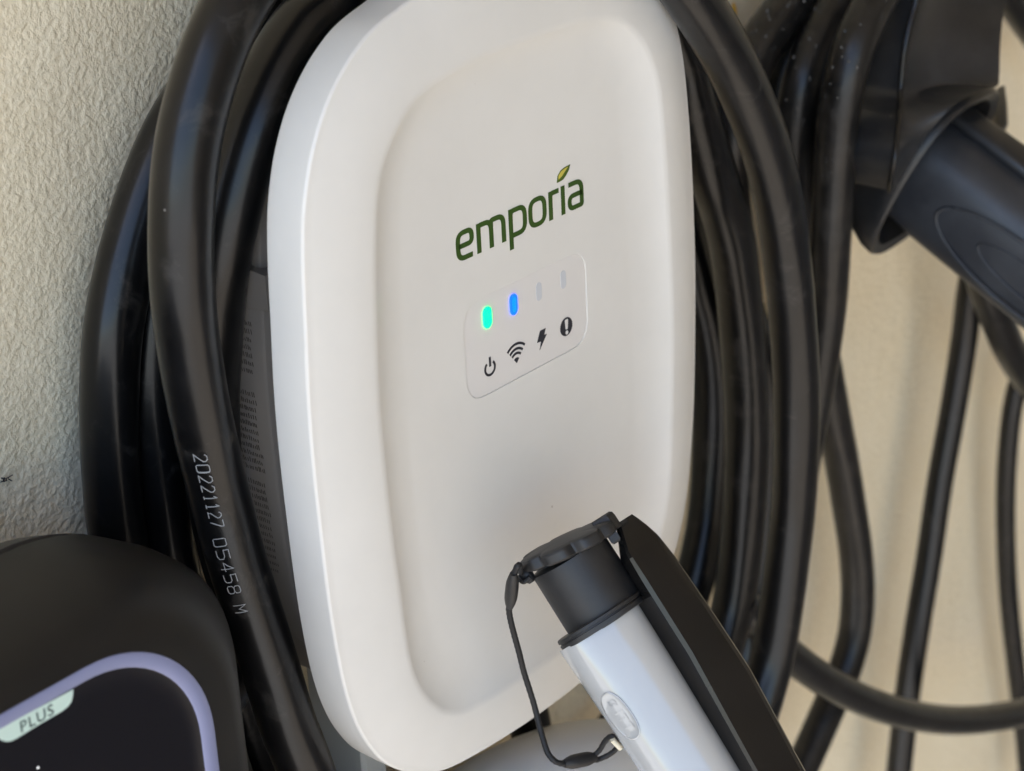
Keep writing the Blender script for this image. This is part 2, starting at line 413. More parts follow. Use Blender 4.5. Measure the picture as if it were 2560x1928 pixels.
# indicator window, sunk a little into the cover
oPi = inset(oP, .0)
cP = (1.6, 3.85)
sh = lambda o, s: [(cP[0] + (x - cP[0]) * (1 - s / abs(math.hypot(x - cP[0], y - cP[1]))), cP[1] + (y - cP[1]) * (1 - s / abs(math.hypot(x - cP[0], y - cP[1])))) for x, y in o]
V, F = loft([R3(oPi, DF - .0006), R3(sh(oPi, .02), DF - .00032), R3(sh(oPi, .35), DF - .00026), R3(sh(oPi, .6), DF - .00025)], caps=(False, True))
win = mk('indicator_window', V, F, M_panel, st, smooth=40)
DP = DF - .00025
pf = lambda x, y, h: W(x, y, DF + h)
pp = lambda x, y, h: W(x, y, DP + h)
def lozenge(cx, cz, hw, hh, n=10):
    return [(cx + hw * math.cos(a), cz + (hh - hw) + hw * math.sin(a)) for a in [math.pi * k / n for k in range(n + 1)]] + \
           [(cx + hw * math.cos(a), cz - (hh - hw) + hw * math.sin(a)) for a in [math.pi + math.pi * k / n for k in range(n + 1)]]
for cx, hw, hh, mt, lb in ((-16.45, 1.75, 3.25, M_ledg, 'glowing green indicator light'), (-4.5, 1.6, 3.2, M_ledb, 'glowing blue indicator light'), (7.6, 1.3, 2.85, M_off, 'unlit grey indicator light, left'), (19.3, 1.3, 2.85, M_off, 'unlit grey indicator light, right')):
    V, F = flatpoly(lozenge(cx, 12.3, hw, hh), pp, .00045 if lb[0] == 'g' else .00008)
    o = mk('indicator_light', V, F, mt, st, smooth=0); o['label'] = lb
    if mt is M_ledb:
        V, F = flatpoly(lozenge(cx, 12.3, hw * .55, hh * .72), pp, .00050)
        mk('light_core', V, F, M_ledb2, o, smooth=0)
# icons
parts = [ribbon(arc(-16.3, -3.6, 2.2, 128, 412, 30, 2.1), .75, pp), ribbon([(-16.2, -.1), (-16.2, -3.1)], .8, pp, .00015)]
mk('power_icon', *merge(parts), M_ink, st, smooth=0)
parts = [ribbon(arc(-4.15, -6.2, r, 47, 133, 16), .75, pp) for r in (5.9, 4.35, 2.95)]
parts.append(flatpoly([(-4.15, -6.4)] + arc(-4.15, -6.3, 1.7, 47, 133, 8), pp))
mk('wireless_icon', *merge(parts), M_ink, st, smooth=0)
mk('bolt_icon', *flatpoly([(7.3, -.1), (10.0, -.1), (9.1, -2.0), (10.4, -2.1), (6.7, -6.1), (7.6, -3.6), (5.7, -3.4)], pp), M_ink, st, smooth=0)
al = mk('alert_icon', *flatpoly([(19.85 + 2.95 * math.cos(2 * math.pi * k / 40), -3.05 + 2.95 * math.sin(2 * math.pi * k / 40)) for k in range(40)], pp), M_ink, st, smooth=0)
mk('exclamation_mark', *merge([flatpoly(rounded([(19.1, -.7), (20.7, -.7), (20.4, -3.9), (19.4, -3.9)], .35, 4, True), pp, .00018),
    flatpoly([(19.9 + .65 * math.cos(2 * math.pi * k / 16), -4.95 + .65 * math.sin(2 * math.pi * k / 16)) for k in range(16)], pp, .00018)]), M_panel, al, smooth=0)
# word: e m p o r i a, each letter a raised print
def letter(name, strokes, mt=M_green):
    parts = []
    for pts, r, cl in strokes:
        q = rounded(pts, r, 6, cl)
        # heavier uprights than crossbars
        q = [(x / 1.22, y) for x, y in q]
        e = .00002 * len(parts)
        parts.append(ribbon(q, 1.46, lambda x, y, h: pf(x * 1.22, y, h + (e if h else 0)), closed=cl))
    return mk(name, *merge(parts), mt, st, smooth=0)
k = .65
letter('letter_e', [([(-21.3, 33.25), (-27.4, 33.25), (-27.4, 40.7), (-21.4, 40.7), (-21.4, 36.9), (-27.0, 36.9)], [0, 2.6, 2.6, 2.4, 1.5, 0], False)])
letter('letter_m', [([(-18.4, 41.3), (-18.4, 32.5)], 0, False), ([(-18.4, 38.6), (-18.4, 40.6), (-12.9, 40.6), (-12.9, 32.5)], [0, 2.4, 2.6, 0], False), ([(-12.9, 38.6), (-12.9, 40.6), (-7.4, 40.6), (-7.4, 32.5)], [0, 2.2, 2.6, 0], False)])
letter('letter_p', [([(-4.1, 41.3), (-4.1, 29.1)], 0, False), ([(-4.1, 37.5), (-4.1, 40.6), (2.3, 40.6), (2.3, 33.2), (-4.1, 33.2)], [0, 2.6, 2.7, 2.7, 0], False)])
letter('letter_o', [([(4.9, 40.8), (11.5, 40.8), (11.5, 33.2), (4.9, 33.2)], 2.8, True)])
letter('letter_r', [([(14.4, 41.3), (14.4, 32.5)], 0, False), ([(14.4, 38.2), (14.4, 40.6), (18.3, 40.6)], [0, 2.4, 0], False)])
letter('letter_i', [([(20.3, 41.4), (20.3, 32.5)], 0, False)])
letter('letter_a', [([(23.0, 40.7), (29.3, 40.7), (29.3, 33.25), (23.4, 33.25), (23.4, 37.0), (29.3, 37.0)], [0, 2.8, .5, 2.0, 2.0, 0], False)])
LF = [(17.7, 43.0), (18.2, 45.0), (19.8, 46.3), (21.6, 46.7), (24.3, 46.9), (23.6, 45.4), (22.3, 44.2), (20.6, 43.2), (18.9, 43.0)]
mk('leaf', *flatpoly(LF, pf), M_leafg, st, smooth=0)
mk('leaf_highlight', *flatpoly([(18.5, 43.8), (18.5, 45.0), (19.9, 46.0), (21.7, 46.4), (23.2, 46.5), (21.6, 45.5), (20.2, 44.5)], pf, .00018), M_leafy, st, smooth=0)
# rear box
def scl(o, hw, dz=0): 
    s = hw / 89.5
    return [(x * s, (y + 6) * (s + .02) - 6 + dz) for x, y in o]
rb = [R3(scl(oO, 50), .0), R3(scl(oO, 50), .034), R3(scl(oO, 75), .035), R3(scl(oO, 76), .036), R3(scl(oO, 76), .0615), R3(scl(oO, 75.4), .0625), R3(scl(oO, 73), .0635), R3(scl(oO, 72.5), .070), R3(scl(oO, 72.5), .0795)]
V, F = loft(rb, caps=(True, True)); mk('rear_box', V, F, M_back, st, smooth=35)
V, F = merge([loft([[W(-76.6, z + zz, d) for zz, d in ((-7, .050), (7, .050), (5, .067), (-5, .067))], [W(-71, z + zz, d) for zz, d in ((-7, .050), (7, .050), (5, .067), (-5, .067))]]) for z in (34,)])
mk('clip', V, F, M_back, st, smooth=0)
# small printed lines on the side of the box (too small to read in the photograph)
parts = []
rnd = random.Random(3)
for ln in range(34):
    zz = 22 - ln * 2.35
    if ln in (7, 8, 20): continue
    q = .0585 - rnd.random() * .0012
    while q > .037:
        parts.append((q, .00018, zz, rnd.uniform(.9, 1.6))); q -= rnd.uniform(.00055, .0010)
sc = [p for p in scl(oO, 76) if p[0] < 0]
sc.sort(key=lambda p: p[1])
def xside(z):
    for a, b in zip(sc, sc[1:]):
        if a[1] <= z <= b[1]: return a[0] + (b[0] - a[0]) * (z - a[1]) / (b[1] - a[1])
    return -76
V, F = [], []
for q, wdt, zz, hh in parts:
    b = len(V); x = xside(zz) - .08
    V += [W(x, zz, q), W(x, zz, q - .00032), W(x, zz + hh, q - .00032 - .0002), W(x, zz + hh, q - .0002)]; F.append((b, b + 1, b + 2, b + 3))
o = mk('side_print', V, F, mat('side_ink', (.03, .02, .015), .6), st, smooth=0); o['kind'] = 'stuff'

# ------------------------------------------------------------------ cables
VIEW = lambda p: (CAM - p).normalized()
def path(pts):
    out = []
    for p in pts:
        out.append(W(p[1], p[2], p[3]) if p[0] == 'w' else at(*p))
    return out
NS = 14
# the white station's own cable: four turns, left side of the photo up, over the top, down the right, and back below
TURNS = [
 dict(name='cable_turn', r=.0084, pts=[(775, 1950, .074), (718, 1800, .072), (672, 1655, .069), (622, 1500, .066), (583, 1375, .064), (548, 1240, .062), (518, 1115, .064), (493, 990, .066), (472, 860, .068), (459, 745, .070), (454, 640, .071), (455, 540, .072), (462, 420, .072), (479, 310, .072), (506, 205, .072), (543, 100, .072), (595, -5, .072),
     (672, -115, .073), (785, -220, .075), (940, -300, .078), (1130, -345, .084), (1330, -325, .090), (1510, -250, .096), (1635, -135, .100), (1735, 0, .102), (1787, 80, .102), (1838, 175, .101), (1886, 290, .100), (1922, 400, .099), (1947, 510, .098), (1963, 610, .097), (1978, 740, .096), (1988, 880, .094), (1991, 1010, .092), (1988, 1150, .090), (1982, 1270, .088), (1971, 1380, .087), (1953, 1520, .086), (1932, 1640, .085), (1903, 1750, .085), (1865, 1860, .085), (1818, 1960, .084),
     ('w', 98, -258, .08), ('w', 30, -272, .075), ('w', -35, -235, .074), ('w', -72, -170, .074)]),
 dict(name='cable_turn', r=.0087, pts=[('w', -70, -170, .03), ('w', -84, -110, .032), (640, 1600, .034), (588, 1440, .035), (552, 1290, .038), (530, 1150, .042), (521, 1020, .046), (524, 890, .050), (532, 760, .054), (546, 650, .058), (569, 540, .060), (598, 430, .061), (637, 310, .062), (692, 180, .062), (755, 75, .062), (840, -25, .062),
     ('w', -22, 132, .060), ('w', 25, 138, .060), ('w', 70, 122, .058), ('w', 106, 90, .060), (1700, 120, .060), (1726, 230, .060), (1752, 330, .059), (1783, 440, .058), (1810, 530, .056), (1832, 620, .055), (1848, 740, .053), (1858, 850, .052), (1866, 980, .051), (1868, 1104, .050), (1862, 1250, .050), (1850, 1400, .050), (1830, 1530, .050), (1795, 1650, .050), (1745, 1780, .049),
     ('w', 125, -262, .045), ('w', 60, -285, .04), ('w', -10, -265, .034), ('w', -50, -220, .03)]),
 dict(name='cable_turn', r=.0085, pts=[('w', -95, -110, .014), ('w', -108, -70, .014), (300, 1420, .014), (286, 1272, .015), (276, 1125, .016), (274, 978, .017), (281, 835, .018), (304, 700, .018), (340, 565, .018), (380, 450, .018), (428, 340, .018), (485, 245, .018), (560, 140, .018), (650, 40, .018),
     ('w', -30, 128, .018), ('w', 30, 130, .018), ('w', 90, 108, .02), ('w', 140, 65, .024), (1740, 330, .026), (1785, 520, .028), (1835, 700, .03), (1882, 850, .032), (1905, 1000, .034), (1913, 1150, .034), (1906, 1300, .034), (1893, 1430, .034), (1870, 1560, .034), (1838, 1680, .034), (1790, 1800, .034),
     ('w', 170, -290, .02), ('w', 90, -325, .016), ('w', 0, -300, .014), ('w', -60, -220, .014)]),
 dict(name='cable_turn', r=.0085, pts=[('w', -62, -110, .018), ('w', -78, -75, .018), (425, 1400, .018), (405, 1251, .018), (390, 1104, .018), (383, 978, .018), (390, 830, .018), (405, 700, .018), (430, 590, .018), (470, 450, .018), (530, 320, .018), (620, 190, .018), (740, 60, .018),
     ('w', -10, 112, .018), ('w', 50, 108, .018), ('w', 100, 80, .016), ('w', 150, 20, .014), (1700, 560, .012), (1742, 720, .012), (1770, 860, .014), (1782, 1000, .016), (1780, 1150, .018), (1768, 1290, .02), (1745, 1410, .022), (1705, 1540, .022), (1640, 1680, .02),
     ('w', 110, -245, .018), ('w', 50, -262, .018), ('w', -10, -235, .018), ('w', -45, -170, .018)]),
]
coil = thing('coiled_charging_cable', 'thick black charging cable coiled in four turns around the white station', 'cable', W(0, -20, .05))
A_path = None
for i, t in enumerate(TURNS):
    P = cr(path(t['pts']), 9, True)
    if i == 0: A_path = P
    V, F = tube(P, t['r'], 28, True, .020, i * 1.7)
    mk(t['name'], V, F, M_cable, coil, smooth=60)

# printed characters on the foremost turn
GL = {'2': [[(0, 5), (1, 6), (3, 6), (4, 5), (4, 4), (0, 0), (4, 0)]], '0': [[(0, .6), (0, 5.4), (.6, 6), (3.4, 6), (4, 5.4), (4, .6), (3.4, 0), (.6, 0), (0, .6)]],
      '1': [[(.8, 4.6), (2, 6), (2, 0)], [(.8, 0), (3.2, 0)]], '7': [[(0, 6), (4, 6), (4, 5), (1.4, 0)]], '5': [[(4, 6), (0, 6), (0, 3.6), (3, 3.6), (4, 2.8), (4, .9), (3, 0), (0, 0)]],
      '4': [[(3, 0), (3, 6), (0, 2), (4.2, 2)]], '8': [[(1, 3.2), (.1, 4), (.1, 5.4), (.8, 6), (3.2, 6), (3.9, 5.4), (3.9, 4), (3, 3.2), (1, 3.2), (0, 2.4), (0, .7), (.8, 0), (3.2, 0), (4, .7), (4, 2.4), (3, 3.2)]],
      'M': [[(0, 0), (0, 6), (2, 2.6), (4, 6), (4, 0)]]}
def proj(p):
    v = p - CAM; z = v.dot(AXF); return (1280 + FPX * v.dot(AXR) / z, 964 + FPX * v.dot(AXD) / z)
seg = []                                   # the stretch of cable that carries the print, downwards
for p in reversed(A_path[:16 * 9]): seg.append(p)
cum = [0]
for a, b in zip(seg, seg[1:]): cum.append(cum[-1] + (b - a).length)
i0 = min(range(len(seg)), key=lambda i: abs(proj(seg[i])[1] - 1090) if proj(seg[i])[1] < 1900 else 1e9)
s0 = cum[i0]
def on_cable(s, u, r=.0084, lift=.00028):
    j = 0
    while cum[j + 1] < s: j += 1
    t = (s - cum[j]) / (cum[j + 1] - cum[j]); p = seg[j].lerp(seg[j + 1], t)
    T = (seg[j + 1] - seg[j]).normalized(); v = VIEW(p); v = (v - T * v.dot(T)).normalized()
    sd = v.cross(T).normalized()
    if sd.dot(AXR) < 0: sd = -sd
    a = u / r
    return p + (v * math.cos(a) + sd * math.sin(a)) * (r + lift)
V, F = [], []
adv = .00352; s = s0
txt = '20221127 05458 M'
for ci, ch in enumerate(txt):
    if ch == ' ': s += adv * .8; continue
    for st_ in GL[ch]:
        pts = []
        for a, b in zip(st_, st_[1:]):
            n = max(1, int(math.hypot(b[0] - a[0], b[1] - a[1]) / .8))
            for q in range(n): pts.append((a[0] + (b[0] - a[0]) * q / n, a[1] + (b[1] - a[1]) * q / n))
        pts.append(st_[-1])
        off = -.0024 - .0006 * (ci > 8)
        g = [(s + x * .00058, off + (y - 3) * .00058) for x, y in pts]
        vv, ff = ribbon(g, .00020, lambda x, y, h: on_cable(x, y, lift=.00028 if h else .0001), h=1)
        b = len(V); V += vv; F += [tuple(k + b for k in q) for q in ff]
    s += adv
coil_first = [o for o in coil.children if o.name == 'cable_turn'][0]
mk('printed_number', V, F, M_print, coil_first, smooth=0)

# the second, dusty coil on the right
coil2 = thing('coiled_charging_cable', 'dusty black cable hanging in loops at the black holster, sprinkled with droplets', 'cable', at(2090, 400, .03))
T2 = [
 (.0078, [(2270, -170, .075), (2195, -10, .075), (2140, 105, .075), (2108, 220, .074), (2092, 330, .072), (2084, 450, .070), (2076, 600, .068), (2068, 750, .064), (2052, 880, .060), (2033, 1000, .056), (2010, 1120, .052), (1985, 1260, .048), (1950, 1450, .045), (1900, 1650, .042)]),
 (.0078, [(2190, -120, .050), (2095, 10, .050), (2040, 110, .050), (2003, 220, .050), (1988, 330, .048), (1990, 450, .045), (2005, 580, .040), (2028, 740, .036), (2052, 880, .033), (2082, 1040, .031), (2104, 1150, .030), (2122, 1260, .030), (2138, 1370, .030), (2144, 1470, .030), (2139, 1560, .030), (2125, 1630, .030), (2100, 1705, .030), (2063, 1790, .030), (2030, 1865, .030), (1990, 1950, .030), (1930, 2060, .03)]),
 (.0088, [(2110, -120, .035), (2010, -25, .035), (1945, 50, .035), (1892, 130, .034), (1850, 225, .033), (1822, 330, .032), (1815, 450, .030), (1830, 600, .026), (1850, 800, .02)]),
 (.0080, [(2150, -110, .028), (2060, -5, .028), (1995, 90, .028), (1958, 190, .027), (1945, 300, .026), (1950, 430, .025), (1965, 600, .022), (1980, 800, .02)]),
 (.0074, [(2260, -40, .040), (2190, 70, .040), (2160, 180, .040), (2140, 300, .040), (2120, 420, .038), (2090, 540, .035), (2060, 640, .03), (2030, 760, .026), (2000, 900, .024)]),
]
jp = []
for i, (r, pts) in enumerate(T2):
    P = cr(path(pts), 9); V, F = tube(P, r, 24, False, .015, i * 2.3 + 9)
    o = mk('cable_turn', V, F, M_cable2, coil2, smooth=60); jp.append((P, r))
# droplets on the upper stretches
V, F = [], []
rnd = random.Random(11)
for (P, r), cnt in zip(jp, (70, 90, 120, 30, 25)):
    for q in range(cnt):
        j = rnd.randrange(0, 45 if q % 3 else 60); j = min(j, len(P) - 2)
        p = P[j].lerp(P[j + 1], rnd.random()); T = (P[j + 1] - P[j]).normalized()
        v = VIEW(p); v = (v - T * v.dot(T)).normalized(); sd = v.cross(T).normalized()
        if sd.dot(AXR) > 0: sd = -sd
        a = rnd.gauss(.25, .55)
        nn = v * math.cos(a) + sd * math.sin(a); c = p + nn * r * 1.0
        rr = .00024 + .00055 * rnd.random() ** 3
        u = T; vv = nn.cross(u); b = len(V)
        V.append(c + nn * rr)
        for lvl, (hh, ww) in enumerate(((.75, .62), (.2, 1.0))):
            for k in range(7):
                an = 2 * math.pi * k / 7
                V.append(c + nn * rr * hh + (u * math.cos(an) + vv * math.sin(an)) * rr * ww)
        for k in range(7):
            k2 = (k + 1) % 7
            F += [(b, b + 1 + k, b + 1 + k2), (b + 1 + k, b + 8 + k, b + 8 + k2, b + 1 + k2)]
o = mk('water_drops', V, F, M_dew, coil2, smooth=80); o['kind'] = 'stuff'

# single cables on the right
def single(label, r, pts, mt=M_cable, group='single cables hanging on the right', seed=0):
    P = cr(path(pts), 10); V, F = tube(P, r, 24, False, .006, seed)
    base = P[len(P) // 2]
    o = mk('hanging_cable', [v - base for v in V], F, mt, None, smooth=60); o.location = base
    return tag(o, label, 'cable', group)
single('straight black cable slanting down the beige wall behind the sweeping cable', .0064, [(2470, 560, .04), (2430, 700, .034), (2410, 852, .030), (2383, 1020, .028), (2349, 1210, .027), (2322, 1396, .027), (2294, 1564, .027), (2269, 1732, .027), (2250, 1900, .027), (2235, 2060, .027)], seed=3)
single('black cable sweeping sideways across the lower right, in front of the hanging cables', .0070, [(1850, 1500, .052), (1925, 1590, .054), (1996, 1655, .056), (2080, 1712, .058), (2165, 1754, .060), (2250, 1782, .062), (2330, 1797, .063), (2400, 1801, .064), (2480, 1795, .065), (2560, 1780, .066), (2680, 1745, .066)], seed=5)
single('short black cable curving from under the docked connector to the right edge', .0078, [(2440, 640, .05), (2470, 740, .05), (2496, 805, .05), (2524, 873, .05), (2570, 945, .05), (2660, 1040, .05)], seed=6)
single('black cable hanging almost straight at the right edge of the photo', .0052, [(2640, 800, .03), (2570, 900, .027), (2535, 1000, .024), (2518, 1150, .022), (2514, 1312, .021), (2522, 1500, .021), (2541, 1680, .021), (2556, 1800, .021), (2572, 1980, .021)], seed=7)
single('black cable crossing the upper right corner behind the holster', .0070, [(2440, -130, .03), (2500, -40, .03), (2556, 45, .03), (2640, 160, .03)], seed=8)

# ------------------------------------------------------------------ holster and docked connector on the right
hol = thing('connector_holster', 'black plastic wall holster with a flared mouth holding a connector', 'holster', W(300, -10, 0))
AX2 = Vector((0.03, -.885, -.46)).normalized()
U2 = Vector((1, 0, 0)); U2 = (U2 - AX2 * U2.dot(AX2)).normalized(); V2 = AX2.cross(U2).normalized()
if V2.z < 0: V2 = -V2
C2 = at(2318, 420, .080)
def sec(c, a, b, n=40, e=2.6, u=U2, v=V2):
    out = []
    for k in range(n):
        t = 2 * math.pi * k / n; ct, s_ = math.cos(t), math.sin(t)
        out.append(c + u * (a * math.copysign(abs(ct) ** (2 / e), ct)) + v * (b * math.copysign(abs(s_) ** (2 / e), s_)))
    return out
rg = [sec(C2 - AX2 * .070, .025, .024), sec(C2 - AX2 * .045, .0275, .0265), sec(C2 - AX2 * .02, .0295, .0295), sec(C2 - AX2 * .008, .0325, .0345), sec(C2 - AX2 * .002, .0342, .0372), sec(C2 + AX2 * .003, .0345, .038), sec(C2 + AX2 * .0045, .0335, .037), sec(C2 + AX2 * .0035, .030, .033), sec(C2 - AX2 * .02, .027, .029)]
V, F = loft(rg); mk('mouth_cup', V, F, M_grimy, hol, smooth=45)
# shroud: a dished face that rises from the mouth rim out of the frame
rows = [((2296, -80, .084), (2535, -80, .090)), ((2290, 0, .084), (2515, 0, .093)), ((2272, 70, .084), (2505, 60, .098)), ((2261, 126, .084), (2500, 125, .103)), ((2254, 190, .084), (2498, 190, .107)), ((2250, 240, .085), (2492, 216, .109)),
        ((2248, 290, .091), (2448, 226, .108)), ((2244, 335, .094), (2395, 256, .106)), ((2240, 375, .096), (2346, 302, .102)), ((2234, 412, .096), (2302, 362, .097)), ((2228, 445, .093), (2264, 424, .091)), ((2224, 476, .089), (2238, 470, .086))]
rows = list(zip(cr([Vector(a) for a, b in rows], 4), cr([Vector(b) for a, b in rows], 4)))
front, back = [], []
for i, (l, r) in enumerate(rows):
    L_, R_ = at(*l), at(*r); f, bk = [], []
    for k in range(15):
        u = k / 14
        p = L_.lerp(R_, u)
        dish = .0075 * math.sin(math.pi * min(u * 1.0, 1)) * (1 if i < 30 else max(0, 1 - (i - 30) / 14)) * min(1, (R_ - L_).length / .06)
        lip = .0008 * math.exp(-(u * 14) ** 2 / .6)
        f.append(p + Vector((0, dish - lip, 0)))
        bk.append(p + Vector((.001, .024, 0)))
    front.append(f + bk[::-1])
V, F = loft(front); mk('dished_face', V, F, M_grimy, hol, smooth=40)
V, F = tube([at(l.x, l.y, l.z + .0006) for l, r in rows], .0011, 10); mk('edge_lip', V, F, M_black, hol, smooth=60)
# small round hole in the plate
hc = at(2394, 2, .0800)
V, F = tube([hc, hc + Vector((0, -.0016, 0))], [.0050, .0046], 20)
mk('screw_recess', V, F, M_pane, hol, smooth=0)
# outward rim of the mouth where plate and cup meet
# side lug of the holster
V, F = loft([sec(at(2489, 236, .070), .0045, .004, 20), sec(at(2490, 242, .076), .0055, .0052, 20), sec(at(2493, 290, .084), .0055, .006, 20), sec(at(2499, 335, .090), .005, .005, 20), sec(at(2500, 343, .091), .003, .003, 20)]); mk('side_lug', V, F, M_grimy, hol, smooth=45)

con = thing('docked_connector', 'slate black charging connector with an oval grip, plugged into the wall holster', 'connector', C2)
rg = []
for t, a, b in ((-.03, .020, .021), (.000, .0205, .0215), (.012, .0215, .0225), (.04, .0215, .0228), (.075, .021, .023), (.11, .0205, .0225), (.15, .019, .021), (.20, .017, .019)):
    rg.append(sec(C2 + AX2 * t - V2 * (t * .05), a, b, 40, 3.0))
V, F = loft(rg); mk('grip_body', V, F, M_gblue, con, smooth=45)
rg = []
for t, a, b in ((-.01, .004, .001), (.0, .0075, .003), (.03, .008, .0042), (.08, .0085, .0045), (.13, .008, .003)):
    rg.append(sec(C2 + AX2 * t + V2 * (.0238 - t * .05) + U2 * .006, a, b, 20, 3.2))
V, F = loft(rg); mk('release_latch', V, F, M_grimy, con, smooth=45)
# oval raised line on the camera-side flank
nrm = (-U2 * .82 + V2 * .0).normalized()
def flank(t, h, lift): return C2 + AX2 * t + V2 * (h - t * .05) - U2 * (.0214 + lift)
ov = [flank(.058 + .040 * math.cos(2 * math.pi * k / 48), .013 * math.sin(2 * math.pi * k / 48), .0000) for k in range(48)]
V, F = tube(ov, .0007, 8, True); mk('oval_rim', V, F, M_gblue, con, smooth=60)
ov = [flank(.062 + .024 * math.cos(2 * math.pi * k / 48), .0062 * math.sin(2 * math.pi * k / 48), .0000) for k in range(48)]
V, F = tube(ov, .0005, 8, True); mk('oval_rim', V, F, M_gblue, con, smooth=60)

# ------------------------------------------------------------------ black station with the PLUS tag, lower left
dv = thing('charging_station', 'rounded black wall charging station with a lavender outline and PLUS tag', 'charging station', W(-230, -120, 0))
def rrect(l, r, b, t, rad, n=16):
    out = []
    for cx, cy, a0 in ((r - rad, t - rad, 0), (l + rad, t - rad, 90), (l + rad, b + rad, 180), (r - rad, b + rad, 270)):
        for k in range(n + 1):
            a = math.radians(a0 + 90 * k / n); out.append((cx + rad * math.cos(a), cy + rad * math.sin(a)))
    return out
def ds(d, r, t, rad): return R3(rrect(-436 - r, r, -300, t, rad), d)
V, F = loft([ds(.0, -124, -36, 58), ds(.015, -116, -27.5, 59), ds(.030, -108, -19.5, 60), ds(.040, -103.5, -15, 60), ds(.0475, -101.5, -13, 60), ds(.0488, -103.0, -14.8, 59)], caps=(True, True))
mk('rear_shell', V, F, mat('charcoal_rear_plastic', (.030, .027, .024), .5, .3), dv, smooth=40)
prof = [(.0493, -103.0, -14.8, 59), (.0500, -101.4, -13.0, 59), (.062, -101.8, -12.4, 56), (.072, -106.6, -12.6, 49), (.080, -113.2, -13.2, 44), (.087, -119.2, -14.4, 42), (.092, -123.6, -15.8, 41), (.0958, -127.4, -17.8, 40), (.0985, -132.4, -20.0, 38.5), (.1000, -140.2, -21.0, 37.0)]
V, F = loft([ds(*p) for p in prof], caps=(False, False)); mk('front_shell', V, F, M_shell, dv, smooth=50)
R0, R1 = (-140.2, -21.0, 37.0), (-144.9, -24.7, 33.0)
V, F = loft([ds(.0992, *R0), ds(.1001, R0[0] - .15, R0[1] - .1, R0[2]), ds(.1003, -140.8, -21.5, 36.5), ds(.1003, -144.4, -24.3, 33.4), ds(.0999, *R1)], caps=(False, False))
mk('light_guide', V, F, M_ring, dv, smooth=50)
V, F = loft([ds(.0999, *R1), ds(.0997, -145.2, -25.1, 32.7), ds(.0997, -150, -30, 28)], caps=(False, True))
mk('front_panel', V, F, M_pane, dv, smooth=50)
pt = lambda x, y, h: W(x, y, .0998 + h)
tg = [(-215, -25.4), (-181.3, -25.4), (-181.5, -27.0), (-182.6, -28.7), (-184.6, -30.0), (-187, -30.4), (-200, -30.4), (-202.3, -30.0), (-204.0, -28.6), (-204.8, -26.9)]
TGo = [z3(*p) for p in [(-60, 1444), (0, 1410), (435, 1180), (433, 1215), (425, 1250), (405, 1280), (370, 1308), (220, 1395), (100, 1470), (70, 1485), (40, 1491), (15, 1485), (0, 1477), (-40, 1450)]]
tgp = [at(*p, .1) for p in TGo]; tgp = [((v.x) * 1000, (v.z - 1.3) * 1000) for v in tgp]
V, F = flatpoly(tgp, pt, .0003); tgo = mk('name_tag', V, F, M_tag, dv, smooth=0)
V, F = text_mesh('PLUS', 4.35, .03, 1.14)
a_, b_ = at(*z3(108, 1408), .1), at(*z3(325, 1300), .1)
cx_, cz_ = (a_.x + b_.x) * 500, ((a_.z + b_.z) / 2 - 1.3) * 1000
mk('tag_lettering', [W(cx_ + v.x * .98, cz_ + v.y * .95, .0998 + .00036) for v in V], F, mat('tag_ink', (.01, .03, .035), .4), tgo, smooth=0)
c_ = at(*z3(225, 1645), .0997)
V, F = tube([c_, c_ + Vector((0, -.0002, 0))], .00022, 10); mk('pinhole_light', V, F, em('white_pin_light', (.8, .8, .8), .6), dv, smooth=0)

# ------------------------------------------------------------------ capped connector in front of the white station
gun = thing('capped_connector', 'white and black charging connector with a capped nose and tethered cap cord', 'connector', at(1425, 1396, .125))
GO = at(1425, 1396, .125); Rn = ray(1425, 1396).normalized()
PXM = ray(1425, 1396).length * 0 + (GO - CAM).dot(AXF) / FPX      # metres per photo pixel here
def G(px, py, c=0.0):
    r = ray(px, py); t = (GO - CAM).dot(Rn) / r.dot(Rn); return CAM + r * t - Rn * (c * PXM)
g2 = Vector((.538, .843)); w2 = Vector((.843, -.538))
def GT(t, w_, c=0.0):
    return G(1425 + g2.x * t + w2.x * w_, 1396 + g2.y * t + w2.y * w_, c)
def interp(tab, t):
    if t <= tab[0][0]:
        (a, x), (b, y) = tab[0], tab[1]; return x
    for (a, x), (b, y) in zip(tab, tab[1:]):
        if t <= b: return x + (y - x) * (t - a) / (b - a)
    return tab[-1][1]
tB = [(-10, 144), (0, 138), (80, 100), (161, 96), (184.5, 72), (382, 69), (671, 63), (1000, 60)]
tR = [(-10, 152), (65, 128), (355, 126), (696, 104), (1000, 92)]
tE = [(-10, 190), (20, 203), (69, 217), (138, 224), (286, 229), (473, 232), (713, 214), (1000, 195)]
tL = [(170, -149), (300, -145), (398, -142), (540, -142), (760, -128), (1000, -115)]
# white body
rg = []
for t in (181, 190, 230, 300, 380, 470, 560, 660, 780, 900, 1000):
    l = interp(tL, t); r = interp(tB, t) + 14; mid = (l + r) / 2; hw = (r - l) / 2; hc = hw * (.86 if t < 200 else .90)
    if t == 181: hw *= .985; hc *= .985
    ring = []
    for k in range(48):
        a = 2 * math.pi * k / 48; c_, s_ = math.cos(a), math.sin(a)
        ring.append(GT(t, mid + hw * math.copysign(abs(c_) ** (2 / 2.7), c_), hc * math.copysign(abs(s_) ** (2 / 2.7), s_)))
    rg.append(ring)
V, F = loft(rg); body = mk('white_body', V, F, M_gunwhite, gun, smooth=40)
